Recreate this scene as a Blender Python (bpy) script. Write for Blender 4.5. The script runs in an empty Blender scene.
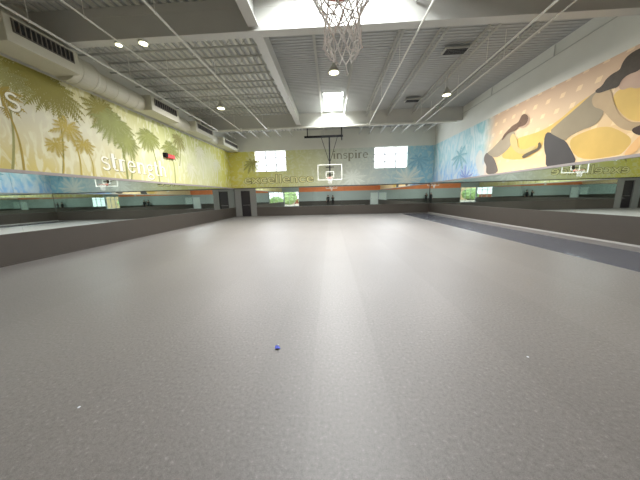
import bpy, bmesh, math, random
from mathutils import Vector, Matrix
random.seed(7)
PI = math.pi
SC = bpy.context.scene
COL = SC.collection

# ------------------------------------------------------------------ camera
cam_d = bpy.data.cameras.new('camera'); cam = bpy.data.objects.new('camera', cam_d); COL.objects.link(cam)
cam_d.sensor_width = 36; cam_d.lens = 240/640*36; cam_d.clip_end = 300; cam_d.clip_start = .05
R = Matrix(((0.99864079, 0.01697689, 0.04927835), (0.04545483, 0.17895279, -0.98280708), (-0.02550351, 0.98371118, 0.17793787)))
cam.matrix_world = Matrix.Translation((0, 0, 1.6)) @ R.to_4x4()
SC.camera = cam

# ------------------------------------------------------------------ world, exposure
SC.view_settings.view_transform = 'Standard'; SC.view_settings.look = 'None'
SC.view_settings.gamma = 1; SC.view_settings.use_curve_mapping = False
SC.view_settings.exposure = 1.0
SC.cycles.use_denoising = True
SC.cycles.max_bounces = 12; SC.cycles.glossy_bounces = 10; SC.cycles.diffuse_bounces = 5
SC.cycles.sample_clamp_indirect = 6
W = bpy.data.worlds.new('sky'); SC.world = W; W.use_nodes = True
bg = W.node_tree.nodes['Background']
bg.inputs[0].default_value = (.93, .97, 1, 1); bg.inputs[1].default_value = 1.5

def area(name, loc, rot, sx, sy, power, col=(1, 1, 1), spread=PI):
    l = bpy.data.lights.new(name, 'AREA'); l.shape = 'RECTANGLE'; l.size = sx; l.size_y = sy
    l.energy = power; l.color = col; l.spread = spread
    o = bpy.data.objects.new(name, l); COL.objects.link(o); o.location = loc; o.rotation_euler = rot
    return o
# daylight arriving through the two back windows, the skylights and the front glazing
area('daylight_back_left', (-5.24, 21.98, 4.74), (-PI/2, 0, 0), 2.6, 1.7, 130, (.88, .93, 1))
area('daylight_back_right', (5.12, 21.98, 4.74), (-PI/2, 0, 0), 2.7, 1.7, 140, (.85, .92, 1))
for y in (6.1, 15.8):
    area('daylight_skylight', (.3 if y < 10 else .22, y, 7.85), (0, 0, 0), 3.2 if y < 10 else 1.0, 2.5, 380 if y < 10 else 620, (.95, .98, 1))

# ------------------------------------------------------------------ materials
def lin(c):
    return tuple(((v/255)/12.92 if v/255 <= .04045 else ((v/255+.055)/1.055)**2.4) for v in c) + (1,)
def mat(name, rgb=(128, 128, 128), rough=.6, metal=0, spec=.5, noise=0, nscale=8, bump=0, emit=None, estr=0, alpha=None):
    m = bpy.data.materials.new(name); m.use_nodes = True; nt = m.node_tree; b = nt.nodes['Principled BSDF']
    b.inputs['Base Color'].default_value = lin(rgb); b.inputs['Roughness'].default_value = rough
    b.inputs['Metallic'].default_value = metal; b.inputs['Specular IOR Level'].default_value = spec
    tc = nt.nodes.new('ShaderNodeTexCoord'); n = nt.nodes.new('ShaderNodeTexNoise'); n.inputs['Scale'].default_value = nscale
    n.inputs['Detail'].default_value = 4
    nt.links.new(tc.outputs['Object'], n.inputs['Vector'])
    if noise:
        mx = nt.nodes.new('ShaderNodeMix'); mx.data_type = 'RGBA'
        c = lin(rgb)
        mx.inputs[6].default_value = tuple(v*(1-noise) for v in c[:3])+(1,)
        mx.inputs[7].default_value = tuple(min(1, v*(1+noise)) for v in c[:3])+(1,)
        nt.links.new(n.outputs['Fac'], mx.inputs[0]); nt.links.new(mx.outputs[2], b.inputs['Base Color'])
    if bump:
        bp = nt.nodes.new('ShaderNodeBump'); bp.inputs['Strength'].default_value = bump; bp.inputs['Distance'].default_value = .01
        nt.links.new(n.outputs['Fac'], bp.inputs['Height']); nt.links.new(bp.outputs['Normal'], b.inputs['Normal'])
    if emit:
        b.inputs['Emission Color'].default_value = lin(emit); b.inputs['Emission Strength'].default_value = estr
    return m
def ramp(nt, fac, stops):
    r = nt.nodes.new('ShaderNodeValToRGB'); e = r.color_ramp.elements
    while len(e) < len(stops): e.new(.5)
    for i, (p, c) in enumerate(stops): e[i].position = p; e[i].color = lin(c)
    nt.links.new(fac, r.inputs[0]); return r.outputs[0]
def mrange(nt, v, a, b):
    n = nt.nodes.new('ShaderNodeMapRange'); n.inputs[1].default_value = a; n.inputs[2].default_value = b
    nt.links.new(v, n.inputs[0]); return n.outputs[0]
def math_(nt, op, a, b=None):
    n = nt.nodes.new('ShaderNodeMath'); n.operation = op
    for i, v in enumerate((a, b)):
        if v is None: continue
        if isinstance(v, (int, float)): n.inputs[i].default_value = v
        else: nt.links.new(v, n.inputs[i])
    return n.outputs[0]
def mixc(nt, f, a, b, mode='MIX'):
    n = nt.nodes.new('ShaderNodeMix'); n.data_type = 'RGBA'; n.blend_type = mode
    for i, v in ((0, f), (6, a), (7, b)):
        if isinstance(v, (int, float)): n.inputs[i].default_value = v
        elif isinstance(v, tuple): n.inputs[i].default_value = v
        else: nt.links.new(v, n.inputs[i])
    return n.outputs[2]
def base(name, rough=.6, spec=.3):
    m = bpy.data.materials.new(name); m.use_nodes = True; nt = m.node_tree; b = nt.nodes['Principled BSDF']
    b.inputs['Roughness'].default_value = rough; b.inputs['Specular IOR Level'].default_value = spec
    tc = nt.nodes.new('ShaderNodeTexCoord'); sp = nt.nodes.new('ShaderNodeSeparateXYZ')
    nt.links.new(tc.outputs['Object'], sp.inputs[0])
    return m, nt, b, tc.outputs['Object'], sp.outputs
def noise(nt, vec, sc, det=4, stretch=None, dist=0):
    n = nt.nodes.new('ShaderNodeTexNoise'); n.inputs['Scale'].default_value = sc; n.inputs['Detail'].default_value = det
    n.inputs['Distortion'].default_value = dist
    if stretch:
        mp = nt.nodes.new('ShaderNodeMapping'); mp.inputs['Scale'].default_value = stretch
        nt.links.new(vec, mp.inputs[0]); vec = mp.outputs[0]
    nt.links.new(vec, n.inputs['Vector']); return n.outputs['Fac']

M = {}
M['white'] = mat('white_paint', (222, 222, 214), .55, noise=.04, nscale=3)
M['wall'] = mat('wall_paint', (214, 214, 204), .7, noise=.05, nscale=1.5)
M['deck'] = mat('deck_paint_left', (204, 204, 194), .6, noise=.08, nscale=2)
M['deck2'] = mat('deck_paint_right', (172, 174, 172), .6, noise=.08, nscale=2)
M['joist'] = mat('joist_paint', (182, 182, 174), .6, noise=.1, nscale=3)
M['girder'] = mat('girder_paint', (196, 196, 190), .5, noise=.05, nscale=2)
M['pipe'] = mat('pipe_paint', (225, 225, 216), .4)
M['duct'] = mat('duct_paint', (196, 194, 176), .55, noise=.06, nscale=2)
M['grille'] = mat('grille_metal', (96, 92, 84), .5, noise=.1)
M['dark'] = mat('dark_cavity', (26, 25, 24), .7)
M['knee'] = mat('charcoal_pad', (66, 60, 53), .55, noise=.08, nscale=2.5)
M['panel'] = mat('grey_panel', (120, 120, 116), .6, noise=.05)
M['ledge'] = mat('ledge_trim', (158, 150, 146), .5, noise=.05)
M['edge'] = mat('light_edge', (170, 168, 164), .5)
M['door'] = mat('dark_door', (38, 34, 36), .35)
M['black'] = mat('black_steel', (18, 18, 20), .75, spec=.2)
M['red'] = mat('red_plastic', (200, 30, 30), .4)
M['orange'] = mat('faded_rim', (186, 120, 104), .4)
M['frame'] = mat('window_frame', (170, 174, 176), .5)
M['skin'] = mat('skin', (190, 140, 115), .6)
M['blackcloth'] = mat('black_cloth', (24, 24, 27), .85, noise=.2)
M['hair'] = mat('dark_hair', (25, 20, 18), .6)
M['blue'] = mat('blue_scrap', (50, 70, 190), .5, noise=.3, nscale=60)
M['paper'] = mat('white_scrap', (225, 228, 235), .6)
M['lens'] = mat('lamp_lens', (255, 255, 225), .4, emit=(255, 252, 205), estr=2.2)
M['net'] = mat('net_cord', (236, 234, 230), .8, noise=.15, nscale=90)
M['green'] = mat('hedge_leaf', (170, 196, 136), .7, noise=.4, nscale=5)
M['pave'] = mat('pavement', (200, 190, 175), .8, noise=.1)
M['brown'] = mat('brown_brick', (150, 92, 70), .8, noise=.2)
M['whitedoor'] = mat('pale_door', (215, 222, 216), .5)

m = bpy.data.materials.new('mirror_glass'); m.use_nodes = True; b = m.node_tree.nodes['Principled BSDF']
b.inputs['Metallic'].default_value = 1; b.inputs['Roughness'].default_value = .012; b.inputs['Base Color'].default_value = (.76, .83, .80, 1)
M['mirror'] = m
def thin_glass(name, k=.07, rough=.0):
    m = bpy.data.materials.new(name); m.use_nodes = True; nt = m.node_tree; nt.nodes.remove(nt.nodes['Principled BSDF'])
    t = nt.nodes.new('ShaderNodeBsdfTransparent'); g = nt.nodes.new('ShaderNodeBsdfGlossy'); g.inputs['Roughness'].default_value = rough
    mx = nt.nodes.new('ShaderNodeMixShader'); mx.inputs[0].default_value = k
    nt.links.new(t.outputs[0], mx.inputs[1]); nt.links.new(g.outputs[0], mx.inputs[2])
    nt.links.new(mx.outputs[0], nt.nodes['Material Output'].inputs[0]); return m
M['glass'] = thin_glass('window_glass'); M['acrylic'] = thin_glass('acrylic_board', .06, .1)

# speckled rubber floor laid in rolls
m, nt, b, vec, sp = base('speckled_rubber', .5, .6)
f1 = noise(nt, vec, 38, 3); f2 = noise(nt, vec, .35, 3); f3 = noise(nt, vec, 160, 2)
roll = math_(nt, 'FLOOR', math_(nt, 'DIVIDE', math_(nt, 'ADD', sp[0], 20.22), 1.22))
wn = nt.nodes.new('ShaderNodeTexWhiteNoise'); wn.noise_dimensions = '1D'; nt.links.new(roll, wn.inputs['W'])
c = ramp(nt, f1, [(.3, (93, 90, 85)), (.5, (118, 114, 110)), (.62, (123, 119, 115)), (.74, (158, 153, 150))])
c = mixc(nt, .5, c, ramp(nt, f3, [(.3, (97, 93, 89)), (.7, (139, 135, 131))]))
g = nt.nodes.new('ShaderNodeMapRange'); g.inputs[3].default_value = .95; g.inputs[4].default_value = 1.02
nt.links.new(wn.outputs[0], g.inputs[0])
g2 = nt.nodes.new('ShaderNodeMapRange'); g2.inputs[1].default_value = .3; g2.inputs[2].default_value = .7; g2.inputs[3].default_value = .93; g2.inputs[4].default_value = 1.06
nt.links.new(f2, g2.inputs[0])
vm = nt.nodes.new('ShaderNodeVectorMath'); vm.operation = 'SCALE'; nt.links.new(c, vm.inputs[0]); nt.links.new(math_(nt, 'MULTIPLY', g.outputs[0], g2.outputs[0]), vm.inputs['Scale'])
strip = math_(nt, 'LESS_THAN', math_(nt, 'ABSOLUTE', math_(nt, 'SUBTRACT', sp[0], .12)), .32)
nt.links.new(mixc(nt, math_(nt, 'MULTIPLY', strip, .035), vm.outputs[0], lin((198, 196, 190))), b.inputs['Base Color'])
bp = nt.nodes.new('ShaderNodeBump'); bp.inputs['Strength'].default_value = .25; bp.inputs['Distance'].default_value = .004
nt.links.new(f1, bp.inputs['Height']); nt.links.new(bp.outputs[0], b.inputs['Normal'])
M['floor'] = m
M['mat'] = mat('smooth_vinyl', (92, 94, 102), .16, spec=.6, noise=.08, nscale=1)

# painted grounds of the murals
def mural_left():
    m, nt, b, vec, sp = base('mural_ground_left', .6, .25)
    n1 = noise(nt, vec, .55, 5, (1, .8, 1.3), .8); n2 = noise(nt, vec, 2.2, 4, (1, 1.5, .6), 1.5)
    along = mrange(nt, math_(nt, 'ADD', sp[1], math_(nt, 'MULTIPLY', n1, 3)), 6, 22)
    low = ramp(nt, along, [(0, (206, 190, 112)), (.25, (208, 196, 128)), (.5, (206, 204, 148)), (.8, (214, 214, 158)), (1, (206, 202, 84))])
    mid = ramp(nt, along, [(0, (214, 212, 200)), (.3, (222, 220, 192)), (.6, (204, 208, 152)), (.85, (222, 224, 184)), (1, (210, 206, 90))])
    top = ramp(nt, along, [(0, (186, 176, 110)), (.3, (206, 200, 140)), (.6, (176, 184, 110)), (1, (204, 200, 88))])
    h = math_(nt, 'ADD', mrange(nt, sp[2], 2.5, 4.2), math_(nt, 'MULTIPLY', math_(nt, 'SUBTRACT', n1, .5), .9))
    h2 = math_(nt, 'ADD', mrange(nt, sp[2], 4.3, 5.6), math_(nt, 'MULTIPLY', math_(nt, 'SUBTRACT', n2, .5), .9))
    c = mixc(nt, h, low, mid); c = mixc(nt, h2, c, top)
    c = mixc(nt, math_(nt, 'MULTIPLY', mrange(nt, n2, .5, .6), .6), c, lin((232, 232, 205)))
    nt.links.new(c, b.inputs['Base Color']); return m
def mural_back():
    m, nt, b, vec, sp = base('mural_ground_back', .6, .25)
    n1 = noise(nt, vec, .6, 5, None, .8); n2 = noise(nt, vec, 1.6, 5, (1, 1, 1), 2.5)
    x = mrange(nt, math_(nt, 'ADD', sp[0], math_(nt, 'MULTIPLY', n1, 2)), -8, 9.8)
    c = ramp(nt, x, [(0, (214, 204, 96)), (.12, (206, 204, 116)), (.35, (200, 202, 150)), (.55, (196, 200, 184)), (.75, (190, 202, 198)), (.88, (156, 198, 208)), (1, (140, 188, 206))])
    c = mixc(nt, math_(nt, 'MULTIPLY', mrange(nt, n2, .5, .6), .35), c, lin((222, 226, 210)))
    nt.links.new(c, b.inputs['Base Color']); return m
def mural_right():
    m, nt, b, vec, sp = base('mural_ground_right', .6, .25)
    n1 = noise(nt, vec, .5, 5, None, .8); n2 = noise(nt, vec, 1.3, 5, (1, 1, .5), 2.5); n3 = noise(nt, vec, .8, 3, None, 2)
    y = math_(nt, 'ADD', sp[1], math_(nt, 'MULTIPLY', math_(nt, 'SUBTRACT', n1, .5), 2))
    blue = ramp(nt, mrange(nt, y, 13.5, 21.5), [(0, (160, 194, 184)), (.3, (148, 196, 202)), (.6, (172, 212, 220)), (1, (150, 194, 198))])
    blue = mixc(nt, mrange(nt, sp[2], 4.2, 2.9), blue, lin((150, 190, 228)))
    blue = mixc(nt, math_(nt, 'MULTIPLY', mrange(nt, n2, .4, .62), .7), blue, lin((222, 228, 226)))
    warm = ramp(nt, mrange(nt, sp[2], 2.5, 5.6), [(0, (238, 210, 168)), (.3, (230, 198, 146)), (.6, (216, 190, 154)), (1, (206, 176, 148))])
    # rows of pale painted squares
    def cell(v, p): return math_(nt, 'ABSOLUTE', math_(nt, 'SUBTRACT', math_(nt, 'FRACT', math_(nt, 'DIVIDE', v, p)), .5))
    sq = math_(nt, 'MULTIPLY', math_(nt, 'LESS_THAN', cell(math_(nt, 'ADD', sp[1], math_(nt, 'MULTIPLY', sp[2], .35)), .62), .15), math_(nt, 'LESS_THAN', cell(math_(nt, 'ADD', sp[2], .12), .5), .16))
    warm = mixc(nt, math_(nt, 'MULTIPLY', sq, .55), warm, lin((246, 222, 176)))
    c = mixc(nt, mrange(nt, y, 14.0, 15.2), warm, blue)
    nt.links.new(c, b.inputs['Base Color']); return m
M['mur_l'] = mural_left(); M['mur_b'] = mural_back(); M['mur_r'] = mural_right()
def paint(name, rgb, n=.1, s=2): return mat('paint_'+name, rgb, .6, spec=.25, noise=n, nscale=s)

# ------------------------------------------------------------------ mesh helpers
class MB:
    def __init__(s): s.bm = bmesh.new()
    def box(s, x0, x1, y0, y1, z0, z1):
        v = [s.bm.verts.new(p) for p in ((x0,y0,z0),(x1,y0,z0),(x1,y1,z0),(x0,y1,z0),(x0,y0,z1),(x1,y0,z1),(x1,y1,z1),(x0,y1,z1))]
        for f in ((0,3,2,1),(4,5,6,7),(0,1,5,4),(1,2,6,5),(2,3,7,6),(3,0,4,7)): s.bm.faces.new([v[i] for i in f])
        return s
    def tube(s, p, q, r, n=8, r2=None, cap=True):
        p = Vector(p); q = Vector(q); d = (q-p).normalized(); a = d.orthogonal().normalized(); b = d.cross(a); r2 = r if r2 is None else r2
        A = []; B = []
        for i in range(n):
            t = 2*PI*(i+.5)/n; o = a*math.cos(t)+b*math.sin(t)
            A.append(s.bm.verts.new(p+o*r)); B.append(s.bm.verts.new(q+o*r2))
        for i in range(n): s.bm.faces.new((A[i], A[(i+1) % n], B[(i+1) % n], B[i]))
        if cap: s.bm.faces.new(A[::-1]); s.bm.faces.new(B)
        return s
    def path(s, pts, r, n=6):
        for a, b in zip(pts, pts[1:]): s.tube(a, b, r, n)
        return s
    def lathe(s, prof, c, n=20, axis='z'):
        rings = []
        for (r, h) in prof:
            ring = []
            for i in range(n):
                t = 2*PI*i/n; u, v = r*math.cos(t), r*math.sin(t)
                p = (c[0]+u, c[1]+v, c[2]+h) if axis == 'z' else (c[0]+u, c[1]+h, c[2]+v)
                ring.append(s.bm.verts.new(p))
            rings.append(ring)
        for a, b in zip(rings, rings[1:]):
            for i in range(n): s.bm.faces.new((a[i], a[(i+1) % n], b[(i+1) % n], b[i]))
        s.bm.faces.new(rings[0][::-1]); s.bm.faces.new(rings[-1]); return s
    def torus(s, c, R_, r, n=32, k=8):
        rings = []
        for i in range(n):
            t = 2*PI*i/n; ring = []
            for j in range(k):
                u = 2*PI*j/k; rr = R_+r*math.cos(u)
                ring.append(s.bm.verts.new((c[0]+rr*math.cos(t), c[1]+rr*math.sin(t), c[2]+r*math.sin(u))))
            rings.append(ring)
        for i in range(n):
            for j in range(k):
                s.bm.faces.new((rings[i][j], rings[(i+1) % n][j], rings[(i+1) % n][(j+1) % k], rings[i][(j+1) % k]))
        return s
    def poly(s, pts):
        s.bm.faces.new([s.bm.verts.new(p) for p in pts]); return s
    def build(s, name, m, parent=None, smooth=False, bevel=0, normals=True):
        if normals: bmesh.ops.recalc_face_normals(s.bm, faces=s.bm.faces)
        me = bpy.data.meshes.new(name); s.bm.to_mesh(me); s.bm.free()
        o = bpy.data.objects.new(name, me); COL.objects.link(o)
        for mm in (m if isinstance(m, list) else [m]): me.materials.append(mm)
        if smooth:
            for p in me.polygons: p.use_smooth = True
        if bevel:
            bv = o.modifiers.new('bevel', 'BEVEL'); bv.width = bevel; bv.segments = 2
        if parent:
            o.parent = parent
            if parent.type == 'EMPTY': o.matrix_parent_inverse = Matrix.Translation(-Vector(parent.location))
        return o
def struct(o): o['kind'] = 'structure'; return o
def tag(o, label, cat, group=None):
    o['label'] = label; o['category'] = cat
    if group: o['group'] = group
    return o
def thing(name, loc, label, cat, group=None):
    o = bpy.data.objects.new(name, None); COL.objects.link(o); o.location = loc; o.empty_display_size = .2
    return tag(o, label, cat, group)

XL, XR, YB, YF, H = -8.95, 8.8, 21.75, -1.3, 7.2      # bare walls
ML, MR, MBK = -8.65, 8.5, 21.5                        # mirror planes
K, T = .83, 2.45                                      # mirror foot and head

# ------------------------------------------------------------------ setting
struct(MB().box(XL-.3, XR+.3, YF-.3, YB+.3, -.2, 0).build('floor', M['floor']))
struct(MB().box(XL-.3, XL, YF, YB, 0, H).build('wall_left', M['wall']))
struct(MB().box(XR, XR+.3, YF, YB, 0, H).build('wall_right', M['wall']))
WN = [(-6.62, -3.88, 3.88, 5.63), (3.74, 6.55, 3.86, 5.62)]
w = MB(); x = XL-.3
for (a, b_, z0, z1) in WN:
    w.box(x, a, YB, YB+.3, 0, H); w.box(a, b_, YB, YB+.3, 0, z0); w.box(a, b_, YB, YB+.3, z1, H); x = b_
w.box(x, XR+.3, YB, YB+.3, 0, H)
struct(w.build('wall_back', M['wall']))
OP = (-8.6, -5.9, 2.6)
w = MB(); w.box(XL-.3, OP[0], YF-.3, YF, 0, H); w.box(OP[0], OP[1], YF-.3, YF, OP[2], H); w.box(OP[1], XR+.3, YF-.3, YF, 0, H)
front = struct(w.build('wall_front', mat('front_wall_paint', (164, 172, 168), .6, noise=.05)))
MB().box(-5.8, XR, YF, YF+.004, 2.5, 3.3).build('orange_band', paint('orange', (226, 132, 84), .15), front)

for i, (a, b_, z0, z1) in enumerate(WN):
    f = MB(); y0, y1 = YB+.1, YB+.16
    f.box(a, a+.05, y0, y1, z0, z1); f.box(b_-.05, b_, y0, y1, z0, z1); f.box(a, b_, y0, y1, z0, z0+.05); f.box(a, b_, y0, y1, z1-.05, z1)
    for k in (1, 2):
        xx = a+(b_-a)*k/3; f.box(xx-.045, xx+.045, y0+.01, y1-.01, z0, z1)
        zz = z0+(z1-z0)*k/3; f.box(a, b_, y0+.01, y1-.01, zz-.035, zz+.035)
    fo = struct(f.build('window_%d' % (i+1), M['frame']))
    MB().box(a+.05, b_-.05, YB+.125, YB+.13, z0+.05, z1-.05).build('window_pane', M['glass'], fo)
f = MB()
for xx in (OP[0], -7.7, -6.8, OP[1]-.06): f.box(xx, xx+.06, YF-.2, YF-.12, 0, OP[2])
for zz in (0, 2.05, OP[2]-.06): f.box(OP[0], OP[1], YF-.2, YF-.12, zz, zz+.06)
fo = struct(f.build('window_3', M['frame']))
MB().box(OP[0]+.06, OP[1]-.06, YF-.165, YF-.16, .06, OP[2]-.06).build('window_pane', M['glass'], fo)
d = struct(MB().box(7.1, 8.4, YF, YF+.06, 0, 2.05).build('door_2', M['whitedoor'], bevel=.01))
MB().tube((7.25, YF+.06, 1.0), (7.25, YF+.12, 1.0), .02).tube((7.25, YF+.11, 1.0), (7.37, YF+.11, 1.0), .015).build('door_handle', M['black'], d)
struct(MB().box(7.0, 7.1, YF, YF+.08, 0, 2.15).box(8.4, 8.5, YF, YF+.08, 0, 2.15).box(7.1, 8.4, YF, YF+.08, 2.05, 2.15).build('trim_5', M['frame']))

# low charcoal walls that carry the mirrors, and the ledge on top of them
DX = (-8.05, -7.25, 2.27)
def base_wall(nm, bm_, parts): return struct(bm_.build(nm, M['knee'], bevel=.008))
base_wall('baseboard_left', MB().box(XL, ML+.03, YF, YB, 0, K), 0)
struct(MB().box(XL, ML-.02, YF, YB, K, T).build('trim_1', M['panel']))
base_wall('baseboard_right', MB().box(MR-.03, XR, YF, YB, 0, K), 0)
struct(MB().box(MR+.02, XR, YF, YB, K, T).build('trim_2', M['panel']))
base_wall('baseboard_back', MB().box(-6.7, MR-.03, MBK-.03, YB, 0, K-.04), 0)
struct(MB().box(-6.7, MR-.03, MBK+.02, YB, K-.04, T).build('trim_3', M['panel']))
struct(MB().box(ML+.03, DX[0]-.02, MBK-.02, YB, 0, T).box(DX[1]+.02, -6.7, MBK-.02, YB, 0, T).box(DX[0]-.02, DX[1]+.02, MBK-.02, YB, DX[2], T).build('trim_4', M['panel']))
dd = struct(MB().box(DX[0]-.02, DX[1]+.02, MBK+.08, MBK+.13, 0, DX[2]).build('door_1', M['door']))
MB().box(DX[0]+.1, DX[1]-.1, MBK+.04, MBK+.08, .98, 1.05).build('push_bar', mat('steel_bar', (120, 118, 116), .3, 1), dd)
struct(MB().box(XL, ML+.05, YF, YB, T, T+.09).build('trim_6', M['ledge'], bevel=.006))
struct(MB().box(MR-.05, XR, YF, YB, T, T+.09).build('trim_7', M['ledge'], bevel=.006))
struct(MB().box(ML+.05, MR-.05, MBK-.05, YB, T, T+.07).build('trim_8', M['knee'], bevel=.006))
struct(MB().box(OP[1]+.05, 7.0, YF, YF+.05, 0, K).build('baseboard_front', M['knee']))
struct(MB().box(ML+.03, ML+.06, YF, MBK, 0, .03).build('baseboard_edge_left', M['knee']))
struct(MB().box(MR-.06, MR-.03, YF, MBK, 0, .05).build('baseboard_edge_right', M['edge']))

# wall mirrors, hung in panels
def mirror(axis, plane, a, b_, n, label, z0=K):
    t = thing('wall_mirror', ((plane, (a+b_)/2, z0) if axis == 'x' else ((a+b_)/2, plane, z0)), label, 'mirror')
    s = (b_-a)/n; th = .018
    for i in range(n):
        p, q = a+i*s+.002, a+(i+1)*s-.002
        sg = 1 if plane > 0 else -1
        bm_ = MB()
        if axis == 'x': bm_.box(min(plane, plane+sg*th), max(plane, plane+sg*th), p, q, z0, T)
        else: bm_.box(p, q, plane, plane+th, z0, T)
        bm_.build('mirror_panel', M['mirror'], t)
mirror('x', ML, YF, MBK-.03, 9, 'long wall mirror in panels on the left wall, below the yellow palm mural')
mirror('x', MR, YF, MBK-.03, 9, 'long wall mirror in panels on the right wall, below the mural of exercising women')
mirror('y', MBK, -6.68, MR-.03, 6, 'wide wall mirror across the far end wall behind the hanging backboard', K-.04)

# ------------------------------------------------------------------ ceiling: ribbed decks, girders, joists
def deck(x0, x1, y0, y1, along, pitch=.2, amp=.045):
    s = bmesh.new(); seq = []
    a, b_ = (x0, x1) if along == 'y' else (y0, y1)
    n = max(2, int((b_-a)/pitch)); p = (b_-a)/n
    for i in range(n):
        c = a+i*p
        seq += [(c, 0), (c+p*.42, 0), (c+p*.5, amp), (c+p*.92, amp)]
    seq.append((b_, 0))
    def P(u, v, h): return (u, v, H+h) if along == 'y' else (v, u, H+h)
    e0, e1 = (y0, y1) if along == 'y' else (x0, x1)
    A = [s.verts.new(P(u, e0, h)) for u, h in seq]; B = [s.verts.new(P(u, e1, h)) for u, h in seq]
    for i in range(len(seq)-1): s.faces.new((A[i], A[i+1], B[i+1], B[i]))
    return s
GX = (-2.3, -2.0)
SK = [(-1.3, 1.9, 4.75, 7.45), (-.32, .76, 14.45, 17.2)]
rf = MB()
for (a, b_, c0, c1) in ((-1.3, 1.9, YF-.3, 7.45), (-.32, .76, 7.45, YB+.3)):
    rf.box(XL-.3, a, c0, c1, H+.06, H+.3).box(b_, XR+.3, c0, c1, H+.06, H+.3)
for (a, b_, c0, c1) in ((-1.3, 1.9, YF-.3, 4.75), (-.32, .76, 7.45, 14.45), (-.32, .76, 17.2, YB+.3)): rf.box(a, b_, c0, c1, H+.06, H+.3)
roof = struct(rf.build('ceiling', M['deck2']))
def add_deck(bm_, m_):
    k = MB(); k.bm.free(); k.bm = bm_; return k.build('ribbed_deck', m_, roof, normals=False)
add_deck(deck(XL, -2.15, YF, YB, 'y', .26, .07), M['deck'])
for (a, b_, c0, c1) in ((-2.15, -1.3, YF, 7.45), (1.9, XR, YF, 7.45), (-1.3, 1.9, YF, 4.75), (-2.15, -.32, 7.45, YB), (.76, XR, 7.45, YB), (-.32, .76, 7.45, 14.45), (-.32, .76, 17.2, YB)):
    add_deck(deck(a, b_, c0, c1, 'x', .17, .022), M['deck2'])
for y in (15.0, 16.6): MB().box(-.32, .76, y-.03, y+.03, H-.06, H).build('skylight_bar', M['pipe'], roof)
for (a, b_, c0, c1) in SK:
    MB().box(a-.03, a, c0, c1, H, H+.7).box(b_, b_+.03, c0, c1, H, H+.7).box(a, b_, c0-.03, c0, H, H+.7).box(a, b_, c1, c1+.03, H, H+.7).build('skylight_well', M['white'], roof)
    MB().box(a, b_, c0, c1, H+.68, H+.685).build('skylight_pane', M['glass'], roof)
BZ = 6.35
for y in (-1.28, 7.8, 17.5):     # deep white girders across the hall
    MB().box(XL, XR, y+.1, y+.2, BZ+.03, H).box(XL, XR, y, y+.3, BZ, BZ+.04).box(XL, XR, y+.02, y+.1, H-.25, H).build('roof_girder', M['girder'], roof, bevel=.004)
    if y > 0: MB().box(XL, XR, y+.03, y+.1, BZ+.04, H-.25).build('girder_face', M['girder'], roof)
for (y0, y1) in ((-1.0, 7.8), (8.1, 17.5)):
    MB().box(GX[0], GX[1], y0, y1, BZ+.1, BZ+.14).box(-2.19, -2.11, y0, y1, BZ+.14, H).build('roof_girder', M['girder'], roof, bevel=.004)
def joist(along, c, a, b_, zb, m_, panel=.55):
    s = MB(); zt = H-.03; w_ = .03
    def pt(u, o, z): return (u, c+o, z) if along == 'x' else (c+o, u, z)
    for z in (zb, zt-.05):
        for o in (-w_, .01):
            p = pt(a, o, z); q = pt(b_, o+w_-.01, z+.045)
            s.box(min(p[0], q[0]), max(p[0], q[0]), min(p[1], q[1]), max(p[1], q[1]), z, z+.045)
    n = int((b_-a)/panel); st = (b_-a)/n
    for i in range(n):
        u0 = a+i*st
        s.tube(pt(u0, 0, zt-.04), pt(u0+st/2, 0, zb+.03), .01, 4, cap=False); s.tube(pt(u0+st/2, 0, zb+.03), pt(u0+st, 0, zt-.04), .01, 4, cap=False)
    return s.build('roof_joist', m_, roof)
for y in (.2, 1.6, 3.0, 4.4, 5.8, 6.9, 9.25, 10.5, 11.8, 13.2, 14.6, 16.0): joist('x', y, XL, -2.2, 6.78, M['joist'])
for x in (-.5, .95, 2.45, 3.85, 5.45, 7.0):
    joist('y', x, 8.1, 17.5, 6.8, M['joist'])
    if not -1.3 < x < 1.9: joist('y', x, -1, 7.8, 6.8, M['joist'])
for x in (-8.2, -7.2, -6.2, -5.2, -4.2, -3.2, -.5, 1, 2.45, 3.3, 4.2, 5.1, 6.0, 7.0, 7.9): joist('y', x, 17.8, YB, 6.7, M['girder'], .8)
MB().tube((XR-.03, 8, 6.75), (XR-.03, 17.5, 6.75), .018, 6).tube((XR-.03, 10.9, 6.75), (XR-.03, 10.9, 7.15), .018, 6).tube((XR-.03, 14.6, 6.75), (XR-.03, 14.6, 7.15), .018, 6).build('wall_conduit', M['joist'], roof)

# ------------------------------------------------------------------ pipes, ducts, lamps
def pipe(x, y0, y1, z, r, label):
    t = thing('sprinkler_pipe', (x, y0, z), label, 'pipe')
    MB().tube((x, y0, z), (x, y1, z), r, 10).build('pipe_run', M['pipe'], t, smooth=False)
    y = y0+1.3
    while y < y1-.3:
        MB().tube((x, y, z), (x, y, H), .009, 5).tube((x, y-.02, z), (x, y+.02, z), r+.012, 10).build('pipe_hanger', M['pipe'], t); y += 3.2
    for yy in (y0+3, y0+6.2, y0+9.4):
        if yy < y1: MB().tube((x, yy, z-r), (x, yy, z-r-.05), .012, 6).tube((x, yy, z-r-.05), (x, yy, z-r-.06), .028, 8).build('sprinkler_head', M['pipe'], t)
pipe(-7.65, -1.0, 17.17, 6.22, .03, 'white ceiling pipe running lengthwise beside the wall ducts, leftmost of the pipes')
pipe(-6.15, -1.0, 17.17, 6.22, .022, 'thin white ceiling pipe, second of the lengthwise pipes from the left wall')
pipe(-4.3, -1.0, 17.17, 6.22, .03, 'white lengthwise ceiling pipe left of the white centre girder')
pipe(2.57, -1.0, 17.17, 6.22, .028, 'white lengthwise ceiling pipe nearest right of the basketball net')
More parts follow.
